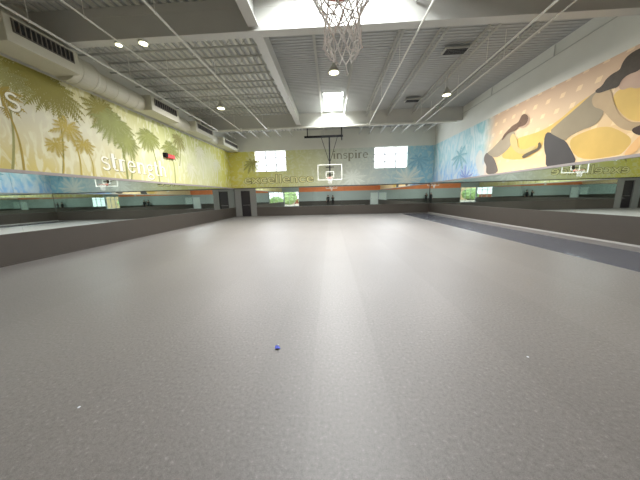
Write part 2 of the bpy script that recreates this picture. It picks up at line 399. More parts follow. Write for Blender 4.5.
pipe(5.66, -1.0, 17.17, 6.22, .03, 'white lengthwise ceiling pipe under the right hand joists, left one of the close pair')
pipe(6.25, -1.0, 17.17, 6.3, .02, 'thin white lengthwise ceiling pipe nearest the right wall, right one of the close pair')
t = thing('main_pipe', (0, 17.25, 6.25), 'thick white pipe crossing the hall in front of the far girder', 'pipe')
MB().tube((-7.75, 17.25, 6.22), (8.3, 17.25, 6.22), .065, 12).build('pipe_run', M['pipe'], t)
for x in (-6.1, -4.2, -.7, 2.5, 5.6): MB().tube((x-.06, 17.25, 6.22), (x+.06, 17.25, 6.22), .085, 12).build('pipe_coupling', M['pipe'], t); MB().box(x-.04, x+.04, 17.22, 17.56, 6.28, 6.35).build('pipe_bracket', M['pipe'], t)

def grille_box(x0, x1, y0, y1, z0, z1, label, ga, gb, nslot):
    t = thing('duct_plenum', (x0, (y0+y1)/2, z0), label, 'air duct')
    MB().box(x0, x1, y0, y1, z0, z1).build('duct_body', M['duct'], t, bevel=.015)
    zc0, zc1 = z0+(z1-z0)*.4, z1-.07
    gr = MB().box(x1, x1+.012, ga, gb, zc0, zc1).build('grille_frame', M['grille'], t)
    s = MB(); st = (gb-ga-.06)/nslot
    for i in range(nslot):
        yy = ga+.03+i*st; s.box(x1+.012, x1+.02, yy+st*.2, yy+st*.85, zc0+.04, zc1-.04)
    s.build('grille_slots', M['dark'], gr)
    s = MB()
    for i in range(nslot+1):
        yy = ga+.03+i*st; s.box(x1+.012, x1+.035, yy-st*.07, yy+st*.07, zc0+.02, zc1-.02)
    s.build('grille_blades', mat('grille_blade', (128, 122, 112), .5), gr)
    return t
grille_box(-8.75, -7.9, 6.35, 8.12, 5.6, 6.25, 'boxy beige duct outlet with a dark slotted grille, nearest one high on the left wall', 6.5, 7.98, 12)
grille_box(-8.7, -7.95, 11.3, 13.3, 5.62, 6.25, 'second boxy duct outlet along the left wall, past the red alarm', 11.5, 13.1, 10)
grille_box(-8.7, -7.95, 14.9, 17.1, 5.62, 6.2, 'third boxy duct outlet along the left wall', 15.1, 16.9, 10)
grille_box(-8.7, -7.95, 18.6, 21.6, 5.6, 6.15, 'farthest boxy duct outlet ending at the far end wall', 18.9, 21.3, 12)
for (y0, y1, r, lb) in ((8.12, 9.0, .45, 'short fat round duct end just behind the nearest boxy outlet'), (9.12, 11.3, .36, 'long round duct on the left wall between the first two boxy outlets'),
                        (13.3, 14.9, .33, 'round duct on the left wall between the second and third boxy outlets'), (17.1, 18.6, .33, 'round duct on the left wall before the farthest boxy outlet')):
    xx = XL+r+.035; t = thing('round_duct', (xx, (y0+y1)/2, 5.55), lb, 'air duct')
    n = 28; MB().lathe([(r, 0), (r, y1-y0-.06), (r*.94, y1-y0)], (xx, y0, 5.93), n, 'y').build('duct_section', M['duct'], t, smooth=False)
    k = y0+.25
    while k < y1-.1: MB().lathe([(r, 0), (r+.012, .012), (r, .024)], (xx, k, 5.93), n, 'y').build('duct_seam', M['duct'], t); k += .5

def lamp(loc, label, r=.2):
    t = thing('ceiling_lamp', loc, label, 'ceiling lamp'); x, y, z = loc
    MB().lathe([(r, 0), (r, .04), (r*.62, .16), (r*.3, .28), (.05, .34)], (x, y, z), 24).build('lamp_housing', M['joist'], t, smooth=False)
    MB().lathe([(r*.86, -.015), (r*.86, -.002)], (x, y, z), 24).build('lamp_lens', M['lens'], t)
    MB().tube((x, y, z+.3), (x, y, H), .012, 6).build('lamp_stem', M['joist'], t)
    l = area('lamp_light', (x, y, z-.03), (0, 0, 0), .34, .34, 230, (1, .97, .96)); l.data.shape = 'DISK'
lamp((.18, 9.75, 6.05), 'round hanging ceiling lamp lit pale yellow, just below the basketball net')
lamp((-5.4, 12.7, 6.05), 'round hanging ceiling lamp lit pale yellow above the left half of the hall')
lamp((5.38, 12.3, 6.05), 'round hanging ceiling lamp beside the pipes in the right half')
for (x, w_, lb) in ((-5.6, .13, 'small lit lamp fixed under the near cross girder, right one of the pair'), (-6.38, .1, 'small lit lamp fixed under the near cross girder, left one of the pair')):
    t = thing('girder_lamp', (x, 7.97, 6.3), lb, 'ceiling lamp')
    MB().lathe([(w_, 0), (w_, .045)], (x, 7.97, 6.305), 16).build('lamp_housing', M['joist'], t)
    MB().lathe([(w_*.85, -.02), (w_*.85, 0)], (x, 7.97, 6.303), 16).build('lamp_lens', M['lens'], t)
t = thing('strip_light', (.13, 15.8, 6.1), 'short white strip light hanging below the far skylight', 'ceiling lamp')
MB().box(.05, .21, 14.7, 16.9, 6.14, 6.22).build('fixture_body', M['white'], t)
area('strip_lamp_light', (.13, 15.8, 6.1), (0, 0, 0), .12, 2.0, 60, (1, .98, .95))
MB().box(.07, .19, 14.75, 16.85, 6.11, 6.14).build('light_diffuser', M['lens'], t)
for y in (15, 16.6): MB().tube((.13, y, 6.2), (.13, y, H-.06), .008, 5).build('fixture_stem', M['pipe'], t)
def vent(x0, x1, y, z, label):
    t = thing('exhaust_vent', ((x0+x1)/2, y, z), label, 'vent')
    MB().box(x0, x1, y-.22, y+.22, z, z+.07).build('vent_housing', M['joist'], t, bevel=.01)
    s = MB()
    for i in range(4): s.box(x0+.05, x1-.05, y-.19+i*.1, y-.13+i*.1, z-.015, z)
    s.build('vent_slots', M['dark'], t)
    for x in (x0+.1, x1-.1): MB().tube((x, y, z+.09), (x, y, H), .012, 5).build('vent_hanger', M['joist'], t)
vent(4.45, 5.35, 10.7, 7.0, 'dark ceiling vent between the joists right of the net, the nearer one')
vent(4.45, 5.3, 15.6, 7.0, 'dark ceiling vent between the joists, the smaller looking far one near the cross pipe')

# ------------------------------------------------------------------ murals
def wallpoly(side, pts, off):
    if side == 'l': return [(XL+off, y, z) for y, z in pts]
    if side == 'r': return [(XR-off, y, z) for y, z in pts]
    return [(x, YB-off, z) for x, z in pts]
def fan(mb, pts3):
    f = mb.bm.faces.new([mb.bm.verts.new(p) for p in pts3]); return mb
def mural_thing(name, side, label, m_):
    t = thing(name, {'l': (XL, 10, T+.1), 'r': (XR, 10, T+.1), 'b': (0, YB, T+.1)}[side], label, 'mural')
    if side == 'l': MB().box(XL, XL+.006, YF, YB, T+.09, 5.62).build('painted_ground', m_, t)
    elif side == 'r': MB().box(XR-.006, XR, YF, YB, T+.09, 5.62).build('painted_ground', m_, t)
    else:
        s = MB(); x = XL+.01
        for (a, b_, z0, z1) in WN:
            s.box(x, a, YB-.006, YB, T+.07, 5.62); s.box(a, b_, YB-.006, YB, T+.07, z0); x = b_
        s.box(x, XR-.01, YB-.006, YB, T+.07, 5.62); s.build('painted_ground', m_, t)
    return t
def smoothpoly(pts, it=2):
    for _ in range(it):
        q = []
        for i in range(len(pts)):
            a = pts[i]; b_ = pts[(i+1) % len(pts)]
            q += [(a[0]*.75+b_[0]*.25, a[1]*.75+b_[1]*.25), (a[0]*.25+b_[0]*.75, a[1]*.25+b_[1]*.75)]
        pts = q
    return pts

ml = mural_thing('palm_mural', 'l', 'yellow and olive mural of palm trees with the word strength on the left wall', M['mur_l'])
mb_ = mural_thing('end_wall_mural', 'b', 'green to blue mural with excellence and inspire on the far end wall', M['mur_b'])
mr = mural_thing('fitness_mural', 'r', 'orange and blue mural of women lifting weights on the right wall', M['mur_r'])

def union_fill(s, side, polys, off, step):
    """paints the union of flat convex outlines as rows of strips that do not overlap"""
    rows = {}
    for p in polys:
        z0 = min(q[1] for q in p); z1 = max(q[1] for q in p)
        for k in range(math.floor(z0/step), math.floor(z1/step)+1):
            zc = (k+.5)*step; xs = []
            for (ax, az), (bx, bz) in zip(p, p[1:]+p[:1]):
                if (az <= zc) != (bz <= zc): xs.append(ax+(bx-ax)*(zc-az)/(bz-az))
            if len(xs) > 1: rows.setdefault(k, []).append((min(xs), max(xs)))
    for k, iv in rows.items():
        iv.sort(); cur = list(iv[0]); out = []
        for a, b_ in iv[1:]:
            if a <= cur[1]+.002: cur[1] = max(cur[1], b_)
            else: out.append(cur); cur = [a, b_]
        out.append(cur)
        for a, b_ in out:
            s.poly(wallpoly(side, [(a, k*step), (b_, k*step), (b_, (k+1)*step), (a, (k+1)*step)], off))
def palm(side, cy, cz, R_, m_, parent, trunk=None, n=13, off=.009, droop=.6, tw=.06, seed=0, name='painted_palm', full=1.0):
    rnd = random.Random(seed); s = MB(); tris = []; n = int(n*full)
    for i in range(n):
        a = 2*PI*(i+rnd.random()*.5)/n; L = R_*(.75+.35*rnd.random()); N = 13
        sp = []
        for k in range(N+1):
            t_ = k/N; sp.append((cy+math.cos(a)*L*t_, cz+math.sin(a)*L*.8*t_-droop*.45*L*t_*t_))
        for k in range(N):
            (ax, az), (bx, bz) = sp[k], sp[k+1]; wd = R_*.02
            tris.append([(ax, az-wd), (bx, bz-wd), (bx, bz+wd), (ax, az+wd)])
            ll = L*.27*math.sin(PI*min(1, (k+1.2)/N))**.7+.02
            for sg in (-1, 1):
                dx, dz = (bx-ax), (bz-az); q = math.hypot(dx, dz)+1e-6; dx /= q; dz /= q
                ex = ax+dx*ll*.55-sg*dz*ll*.6; ez = az+dz*ll*.55+sg*dx*ll*.5-ll*.25
                tris.append([(ax, az), (bx, bz), (ex, ez)])
    if trunk:
        (ty, tz) = trunk; N = 8; pts = []
        for k in range(N+1):
            u = k/N; bend = .12*math.sin(u*PI)
            pts.append((cy+(ty-cy)*u+bend, cz+(tz-cz)*u, tw*(.7+.6*u)))
        for p, q in zip(pts, pts[1:]):
            tris.append([(p[0]-p[2]/2, p[1]), (p[0]+p[2]/2, p[1]), (q[0]+q[2]/2, q[1]), (q[0]-q[2]/2, q[1])])
    tris = [[(y, max(z, T+.1)) for y, z in t_ ] for t_ in tris]
    tris = [[(y, min(z, 5.61)) for y, z in t_ ] for t_ in tris]
    union_fill(s, side, tris, off, .02)
    s.build(name, m_, parent, normals=False)
ol = paint('olive', (140, 134, 62), .2); ol2 = paint('pale_olive', (152, 150, 92), .2); gd = paint('gold', (184, 166, 82), .15)
gd2 = paint('deep_gold', (168, 148, 66), .15); gg = paint('moss', (142, 148, 84), .25); wh = paint('cream', (226, 226, 196), .1)
zb = T+.1
palm('l', 7.55, 5.55, 1.15, ol, ml, None, 16, .0080, .55, seed=1, full=1.45)
palm('l', 8.1, 5.2, .95, ol, ml, (7.9, zb), 15, .0084, .8, .05, seed=2, full=1.45)
palm('l', 6.85, 5.1, .8, ol2, ml, (6.6, zb), 12, .0088, .7, .05, seed=3)
palm('l', 6.7, 4.6, .6, gd2, ml, (6.86, zb), 12, .0092, .6, .05, seed=9)
palm('l', 5.6, 5.0, .9, ol, ml, (5.7, zb), 12, .0096, .6, .06, seed=11)
palm('l', 8.35, 4.15, .62, gd, ml, (8.5, zb), 13, .0100, .5, .05, seed=4)
palm('l', 7.85, 3.5, .4, gd, ml, (7.9, zb), 12, .0104, .5, .04, seed=5)
palm('l', 8.8, 3.7, .45, gd, ml, (8.95, zb), 12, .0108, .5, .04, seed=6)
palm('l', 9.75, 5.2, .85, ol, ml, None, 14, .0112, .6, seed=7, full=1.45)
palm('l', 10.25, 4.85, 1.0, gg, ml, (10.5, zb), 15, .0116, .7, .08, seed=8, full=1.45)
palm('l', 10.8, 4.2, .75, gg, ml, (10.7, zb), 13, .0120, .7, .06, seed=12, full=1.45)
palm('l', 12.15, 4.75, .8, gg, ml, (12.5, zb), 14, .0124, .7, .06, seed=13, full=1.45)
palm('l', 13.7, 4.5, .8, gg, ml, (13.8, zb), 12, .0128, .8, .06, seed=14, full=1.45)
palm('l', 14.6, 5.15, .75, ol2, ml, (14.4, 3.6), 12, .0132, 1.0, .06, seed=15)
palm('l', 16.9, 4.9, .8, wh, ml, (17.0, 3), 12, .0136, 1.0, .1, seed=16)
palm('l', 19.2, 4.4, .8, wh, ml, (19.0, 2.8), 12, .0140, 1.0, .12, seed=17)
palm('l', 15.6, 3.7, .7, wh, ml, (15.4, 2.7), 12, .0144, 1.0, .12, seed=18)
pb = paint('pale_leaf', (216, 222, 212), .1); bl2 = paint('sea_blue', (128, 172, 190), .15)
palm('b', 6.6, 2.9, 1.5, pb, mb_, None, 13, .009, -.1, seed=21, name='painted_leaf')
palm('b', -6.9, 4.7, .9, ol2, mb_, None, 11, .009, .8, seed=22)
palm('b', 1.9, 3.2, 1.2, pb, mb_, None, 12, .009, .2, seed=23, name='painted_leaf')
palm('b', 7.5, 4.5, .9, bl2, mb_, None, 10, .009, .7, seed=24, name='painted_leaf')
palm('r', 17.5, 4.1, 1.1, paint('teal', (128, 176, 186), .15), mr, None, 9, .009, .5, seed=25, name='painted_leaf')
palm('r', 16.6, 2.6, .9, paint('violet', (134, 152, 208), .15), mr, None, 9, .009, -.3, seed=26, name='painted_leaf')

# serif lettering drawn as strokes; 1 unit = x-height
def arc(cx, cy, rx, ry, a0, a1, n=12): return [(cx+rx*math.cos(math.radians(a0+(a1-a0)*i/n)), cy+ry*math.sin(math.radians(a0+(a1-a0)*i/n))) for i in range(n+1)]
tk, tn = .25, .1
def bar(x0, x1, y): return ([(x0, y), (x1, y)], .06)
G = {
 's': (.72, [(arc(.36, .74, .24, .21, 30, 270), .13), (arc(.36, .27, .26, .25, 90, -150), .14)]),
 't': (.56, [([(.22, 1.35), (.22, .2)], tk), (arc(.4, .2, .18, .17, 180, 310, 6), .11), bar(.02, .5, .97)]),
 'r': (.72, [([(.2, 1), (.2, 0)], tk), (arc(.48, .66, .27, .3, 165, 60, 6), .12), bar(.04, .42, .03), bar(.05, .2, .97)]),
 'e': (.84, [(arc(.42, .5, .33, .46, 5, 320, 18), .13), ([(.1, .55), (.74, .55)], tn)]),
 'n': (1.02, [([(.2, 1), (.2, 0)], tk), (arc(.5, .62, .28, .32, 170, 0, 8)+[(.78, 0)], .16), bar(.04, .38, .03), bar(.62, .96, .03), bar(.05, .2, .97)]),
 'h': (1.02, [([(.2, 1.55), (.2, 0)], tk), (arc(.5, .62, .28, .32, 170, 0, 8)+[(.78, 0)], .16), bar(.04, .38, .03), bar(.62, .96, .03), bar(.05, .2, 1.52)]),
 'l': (.46, [([(.22, 1.55), (.22, 0)], tk), bar(.04, .42, .03), bar(.06, .22, 1.52)]),
 'i': (.46, [([(.22, 1), (.22, 0)], tk), ([(.22, 1.3), (.22, 1.46)], tk), bar(.04, .42, .03), bar(.06, .22, .97)]),
 'g': (.86, [(arc(.4, .68, .27, .27, 0, 360, 16), .11), (arc(.42, -.2, .34, .22, 0, 360, 16), .1), ([(.22, .42), (.2, .2), (.35, .1), (.6, .04)], .11), bar(.6, .86, .95)]),
 'p': (.98, [([(.2, 1), (.2, -.5)], tk), (arc(.5, .5, .32, .46, 150, -150, 16), .14), bar(.04, .42, -.47), bar(.05, .2, .97)]),
}
def lettering(side, word, p0, z0, xh, total, flip, m_, parent, off, grow=0, name='painted_lettering'):
    adv = [G[c][0]+.06 for c in word]; sx = total/sum(adv); s = MB(); x = 0; qs = []
    for c, a in zip(word, adv):
        for line, w_ in G[c][1]:
            w_ = w_+grow
            n_ = len(line)
            for i in range(n_-1):
                (ax, ay), (bx, by) = line[i], line[i+1]; L = math.hypot(bx-ax, by-ay) or 1e-6
                dx, dy = (bx-ax)/L, (by-ay)/L; ex = w_*.12 if n_ > 2 else grow/2
                q = [(ax-dx*ex-dy*w_/2, ay-dy*ex+dx*w_/2), (bx+dx*ex-dy*w_/2, by+dy*ex+dx*w_/2), (bx+dx*ex+dy*w_/2, by+dy*ex-dx*w_/2), (ax-dx*ex+dy*w_/2, ay-dy*ex-dx*w_/2)]
                qs.append([(p0+flip*(x+u)*sx, z0+v*xh) for u, v in q])
        x += a
    union_fill(s, side, qs, off, .009)
    return s.build(name, m_, parent, normals=False)
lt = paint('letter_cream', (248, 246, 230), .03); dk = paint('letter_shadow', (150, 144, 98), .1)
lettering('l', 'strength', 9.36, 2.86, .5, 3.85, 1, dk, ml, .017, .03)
lettering('l', 'strength', 9.34, 2.88, .5, 3.85, 1, lt, ml, .02)
lettering('l', 'ls', 6.55, 4.2, .47, .62, 1, dk, ml, .017, .03)
lettering('l', 'ls', 6.54, 4.22, .47, .62, 1, lt, ml, .02)
lettering('b', 'inspire', .22, 4.78, .45, 3.05, 1, paint('letter_grey', (128, 128, 110), .1), mb_, .013)
def sans(text, x0, x1, z0, xh, m_, off, bold, name):
    cu = bpy.data.curves.new('t', 'FONT'); cu.body = text; cu.size = 1; cu.offset = bold; cu.resolution_u = 3
    o = bpy.data.objects.new('t', cu); COL.objects.link(o); dg = bpy.context.evaluated_depsgraph_get()
    me = bpy.data.meshes.new_from_object(o.evaluated_get(dg)); bpy.data.objects.remove(o)
    xs = [v.co.x for v in me.vertices]; a, b_ = min(xs), max(xs)
    for v in me.vertices:
        u = (v.co.x-a)/(b_-a); v.co = Vector((x0+u*(x1-x0), YB-off, z0+v.co.y/.5*xh))
    o = bpy.data.objects.new(name, me); COL.objects.link(o); me.materials.append(m_); o.parent = mb_
    o.matrix_parent_inverse = Matrix.Translation(-Vector(mb_.location)); return o
sans('excellence', -7.75, -1.5, 2.9, .52, paint('letter_outline', (116, 112, 72), .1), .012, .035, 'painted_lettering')
sans('excellence', -7.72, -1.53, 2.9, .52, paint('letter_fill', (222, 218, 160), .1), .016, .004, 'painted_lettering')

FIG = dict(
 gold1=[(9.85,3.4),(9.31,3.58),(8.6,3.61),(8.12,3.31),(7.77,2.98),(7.97,2.68),(8.08,2.6),(9.32,2.61)],
 gold2=[(8.43,4.57),(7.9,4.56),(7.2,4.9),(6.9,4.2),(7.2,3.4),(7.71,3.45),(8.05,3.63),(8.4,4.08),(8.54,4.41)],
 gold3=[(13.45,3.33),(12.95,3.83),(12.4,4.08),(11.13,4.03),(10.27,4.25),(9.68,4.61),(9.08,4.77),(9.25,4.65),(9.65,4.4),(10.29,4.11),(10.72,3.85),(10.85,3.81),(10.89,3.43),(11.49,3.04),(12.37,3.08)],
 hair=[(7.55,5.0),(7.6,5.42),(8.03,5.5),(8.3,5.46),(8.42,5.32),(8.45,5.13),(8.66,5.12),(8.83,5.02),(8.89,4.87),(9.12,4.82),(9.0,4.68),(8.61,4.67),(8.41,4.64),(8.36,4.82),(8.19,4.9),(7.95,4.87),(7.8,5.05)],
 face=[(7.6,5.1),(7.95,4.9),(8.19,4.94),(8.38,4.85),(8.42,4.64),(8.3,4.5),(8.1,4.52),(7.95,4.4),(7.75,4.42),(7.62,4.6),(7.48,4.7),(7.5,4.95)],
 tank=[(10.69,3.92),(10.29,4.15),(9.66,4.47),(9.26,4.71),(9.06,4.79),(8.84,4.73),(8.92,4.53),(9.1,4.47),(8.97,4.24),(8.8,4.15),(8.7,4.03),(8.83,3.77),(9.03,3.68),(9.35,3.66),(9.8,3.53),(9.89,3.41),(10.16,3.57)],
 shorts=[(10.86,3.85),(10.69,3.95),(10.16,3.6),(9.89,3.41),(9.65,3.08),(9.32,2.56),(9.7,2.56),(10.3,2.56),(10.62,2.58),(10.62,2.91),(10.82,3.34)],
 arm=[(9.05,4.75),(8.84,4.73),(8.61,4.67),(8.53,4.38),(8.4,4.08),(8.26,3.83),(8.04,3.6),(7.85,3.47),(7.5,3.42),(7.2,3.5),(7.2,3.28),(7.5,3.17),(7.91,3.26),(8.19,3.42),(8.45,3.72),(8.7,4.03),(8.8,4.15),(9.07,4.3),(9.18,4.59)],
 lowarm=[(7.5,3.2),(7.65,3.06),(7.8,2.88),(7.97,2.56),(7.72,2.56),(7.5,2.85),(7.3,3.1)],
 wrist=[(7.87,3.31),(7.7,3.36),(7.3,3.4),(7.25,3.1),(7.6,3.05),(7.81,3.18)],
 hair2=[(12.3,4.93),(12.19,5.06),(11.96,5.0),(11.8,4.8),(11.85,4.6),(12.0,4.52),(12.36,4.55),(12.52,4.42),(12.85,4.46),(13.11,4.38),(13.42,4.12),(13.35,4.4),(13.06,4.58),(12.76,4.73),(12.39,4.76)],
 face2=[(11.95,4.9),(11.72,4.78),(11.75,4.55),(11.95,4.42),(12.2,4.45),(12.35,4.6),(12.1,4.75)],
 tank2=[(13.06,4.51),(12.72,4.47),(12.51,4.33),(12.61,4.17),(12.69,3.87),(12.98,3.6),(13.68,3.37),(14.19,3.55),(14.57,3.77),(14.24,3.86),(13.58,4.22)],
 leg2=[(14.76,3.69),(14.5,3.82),(13.92,3.42),(13.63,3.01),(13.41,2.57),(14.49,2.57),(14.46,3.06),(14.8,3.37)],
 arm2=[(12.66,4.4),(12.33,4.02),(12.27,3.65),(11.88,3.43),(11.3,3.55),(11.16,3.4),(11.85,3.23),(12.37,3.44),(12.75,3.84),(12.85,4.2)],
 bell2=[(11.96,3.2),(11.58,3.31),(11.07,3.38),(11.13,3.59),(11.01,3.62),(10.9,3.34),(11.51,3.15),(11.83,3.05)],
 leg3=[(15.69,3.55),(15.36,4.1),(14.95,3.95),(14.96,3.34),(14.52,2.6),(15.15,2.6),(15.4,3.05)])
PC = dict(gold1=paint('amber', (216, 182, 102), .2, 1.2), gold2=None, gold3=None, hair=paint('brown_hair', (74, 66, 54), .35, 9), face=paint('face_tone', (186, 158, 136), .15),
 tank=paint('grey_top', (150, 138, 112), .12), shorts=paint('charcoal_shorts', (78, 76, 74), .1), arm=paint('arm_tone', (184, 160, 124), .15), lowarm=paint('hand_tone', (236, 190, 130), .1),
 wrist=paint('dark_grip', (70, 56, 46), .3), tank2=paint('grey_top_far', (158, 146, 124), .12), leg2=paint('grey_tights', (112, 104, 96), .1), arm2=paint('arm_tone_far', (196, 178, 122), .12), leg3=paint('pale_figure', (206, 210, 204), .1))
PC['gold2'] = PC['gold3'] = PC['gold1']; PC['hair2'] = paint('brown_hair_far', (110, 88, 72), .3, 6); PC['face2'] = PC['face']; PC['bell2'] = paint('dumbbell', (104, 94, 76), .2)
NM = dict(gold1='painted_swirl', gold2='painted_swirl', gold3='painted_swirl', leg3='painted_figure')
order = ['gold1', 'gold2', 'gold3', 'leg3', 'leg2', 'shorts', 'tank', 'tank2', 'face', 'arm', 'lowarm', 'wrist', 'hair', 'face2', 'arm2', 'bell2', 'hair2']
nmap = {'leg2': 'painted_tights', 'shorts': 'painted_shorts', 'tank': 'painted_top', 'tank2': 'painted_top', 'face': 'painted_face', 'face2': 'painted_face', 'arm': 'painted_arm', 'arm2': 'painted_arm', 'lowarm': 'painted_hand', 'wrist': 'painted_dumbbell', 'bell2': 'painted_dumbbell', 'hair': 'painted_hair', 'hair2': 'painted_hair'}
for i, k in enumerate(order):
    s = MB(); fan(s, wallpoly('r', smoothpoly(FIG[k], 2 if k not in ('tank', 'shorts') else 1), .008+.0015*i))
    bmesh.ops.triangulate(s.bm, faces=s.bm.faces[:], ngon_method='EAR_CLIP')
    s.build(NM.get(k) or nmap[k], PC[k], mr, normals=False)

# ------------------------------------------------------------------ red alarm on the left wall
t = thing('alarm_box', (XL, 13.5, 3.85), 'small red alarm box fixed high on the left wall beside the word strength', 'alarm')
MB().box(XL+.03, XL+.15, 13.2, 13.85, 3.88, 4.1).build('alarm_body', M['red'], t, bevel=.03)
MB().box(XL+.02, XL+.2, 13.02, 13.2, 3.9, 4.12).build('alarm_bracket', M['black'], t, bevel=.01)

# ------------------------------------------------------------------ floor strip, scraps
tag(MB().box(5.95, 7.75, YF, 20.6, 0, .006).build('floor_runner', M['mat']), 'smooth dark grey floor runner laid along the right wall', 'floor mat')
s = MB().poly([(-.63, 2.3, .004), (-.6, 2.29, .02), (-.585, 2.33, .006), (-.61, 2.35, .018)]).poly([(-.63, 2.3, .004), (-.61, 2.35, .018), (-.64, 2.36, .003)]).poly([(-.60, 2.29, .02), (-.57, 2.31, .003), (-.585, 2.33, .006)])
tt = thing('wrapper_scrap', (-.61, 2.32, 0), 'tiny blue and white scrap lying on the floor left of centre', 'litter')
s.build('blue_side', M['blue'], tt)
MB().poly([(-.62, 2.345, .012), (-.6, 2.34, .022), (-.59, 2.37, .004), (-.615, 2.38, .003)]).build('white_side', M['paper'], tt)
for (x, y, lb) in ((-2.03, 1.55, 'tiny white fleck on the floor near the left foreground'), (1.9, 2.2, 'tiny white fleck on the floor in the right foreground')):
    tag(MB().lathe([(.008, 0), (.011, .003), (.004, .006)], (x, y, 0), 7).build('paper_fleck', M['paper']), lb, 'litter')

# ------------------------------------------------------------------ basketball hoops
def net(cx, cy, z, parent, L=.5, n=12, cord=.0045):
    rings = []; prof = [(0, .23), (.16, .205), (.32, .168), (.46, .128), (.58, .118), (.72, .126), (.86, .13), (1.0, .088)]
    rnd = random.Random(5)
    for k, (t_, r) in enumerate(prof):
        ring = []
        for i in range(n):
            a = 2*PI*(i+.5*(k % 2))/n; j = .006 if k > 1 else .001
            ring.append((cx+(r+rnd.uniform(-j, j))*math.cos(a)+.01*t_, cy+(r+rnd.uniform(-j, j))*math.sin(a), z-.02-L*t_+rnd.uniform(-j, j)))
        rings.append(ring)
    s = MB()
    for k in range(len(rings)-1):
        for i in range(n):
            p = rings[k][i]; j = (i if k % 2 == 0 else (i+1) % n); jm = (i-1) % n if k % 2 == 0 else i
            s.tube(p, rings[k+1][j], cord, 5, cap=False); s.tube(p, rings[k+1][jm], cord, 5, cap=False)
    for i in range(n):
        for k in range(2, len(rings)-1): 
            q = rings[k][i]; s.lathe([(.003, -.009), (.0085, -.004), (.0085, .004), (.003, .009)], q, 6)
    for _ in range(26):
        k = rnd.randrange(3, len(rings)-1); i = rnd.randrange(n); p = rings[k][i]; q = rings[k+rnd.choice((-1, 0, 1))][(i+rnd.choice((1, 2, -1))) % n]
        if (Vector(p)-Vector(q)).length > .02:
            m_ = [(a_+b_)/2+rnd.uniform(-.012, .012) for a_, b_ in zip(p, q)]; s.path([p, tuple(m_), q], cord, 5)
    for i in (2, 7):
        q = rings[-1][i]; s.tube(q, (q[0]+.01, q[1], q[2]-.055), cord, 5); s.lathe([(.004, -.014), (.011, 0), (.004, .014)], (q[0]+.01, q[1], q[2]-.06), 7)
    return s.build('net', M['net'], parent)
def hoop(cx, yb, zr, sgn, label, ztop, wid, hgt, barx, netL):
    """yb: board plane, sgn: +1 rim towards +Y"""
    t = thing('basketball_hoop', (cx, yb, zr-.15), label, 'basketball hoop')
    z0 = zr-.12; z1 = z0+hgt; w_ = wid/2
    MB().box(cx-w_, cx+w_, yb-.008, yb+.008, z0, z1).build('backboard', M['acrylic'], t)
    fr = MB()
    for (a, b_, c0, c1) in ((cx-w_-.02, cx+w_+.02, z0-.03, z0+.02), (cx-w_-.02, cx+w_+.02, z1-.02, z1+.015), (cx-w_-.02, cx-w_+.02, z0+.02, z1-.02), (cx+w_-.02, cx+w_+.02, z0+.02, z1-.02)):
        fr.box(a, b_, yb-.025, yb+.025, c0, c1)
    fr.build('board_frame', M['white'], t)
    f = MB(); q = yb+sgn*.012
    for (a, b_, c0, c1) in ((-.3, .3, zr+.42, zr+.46), (-.3, -.26, zr+.05, zr+.42), (.26, .3, zr+.05, zr+.42), (-.26, .26, zr+.03, zr+.07)): f.box(cx+a, cx+b_, min(q, q+sgn*.004), max(q, q+sgn*.004), c0, c1)
    f.build('target_square', M['white'], t)
    rc = yb+sgn*(.15+.235)
    MB().torus((cx, rc, zr), .235, .009, 40, 8).box(cx-.06, cx+.06, min(yb, yb+sgn*.165), max(yb, yb+sgn*.165), zr-.015, zr+.01).box(cx-.12, cx+.12, min(yb+sgn*.015, yb+sgn*.04), max(yb+sgn*.015, yb+sgn*.04), zr-.08, zr+.06).build('rim', M['orange'], t)
    net(cx, rc, zr, t, netL)
    bk = yb-sgn*.12
    MB().box(cx-.05, cx+.05, bk-.05, bk+.05, zr, ztop).build('mast', M['black'], t)
    MB().tube((cx-.57, bk, ztop-.1), (cx-.06, bk, ztop-1.7), .02, 6).tube((cx+.57, bk, ztop-.1), (cx+.06, bk, ztop-1.7), .02, 6).build('mast_brace', M['black'], t)
    MB().box(cx-.3, cx+.3, min(bk, yb-sgn*.02), max(bk, yb-sgn*.02), zr+.2, zr+.25).box(cx-.3, cx+.3, min(bk, yb-sgn*.02), max(bk, yb-sgn*.02), zr+.75, zr+.8).build('board_bracket', M['black'], t)
    MB().box(cx+barx[0], cx+barx[1], bk-.06, bk+.06, ztop-.08, ztop+.05).build('crossbar', M['black'], t)
    MB().box(cx+barx[1]-.13, cx+barx[1]-.05, bk-.04, bk+.04, ztop-.3, H).box(cx+barx[0]+.2, cx+barx[0]+.26, bk-.03, bk+.03, ztop, H).build('hanger', M['black'], t)
    return t
hoop(-.06, 18.2, 2.93, -1, 'complete hanging basketball hoop with clear backboard at the far end of the hall', 5.86, 1.74, 1.06, (-1.8, .98), .42)
hoop(.09, 1.485, 3.05, 1, 'basketball hoop whose knotted white net hangs into view at the top centre', 5.9, 1.83, 1.07, (-1.5, 1.5), .49)

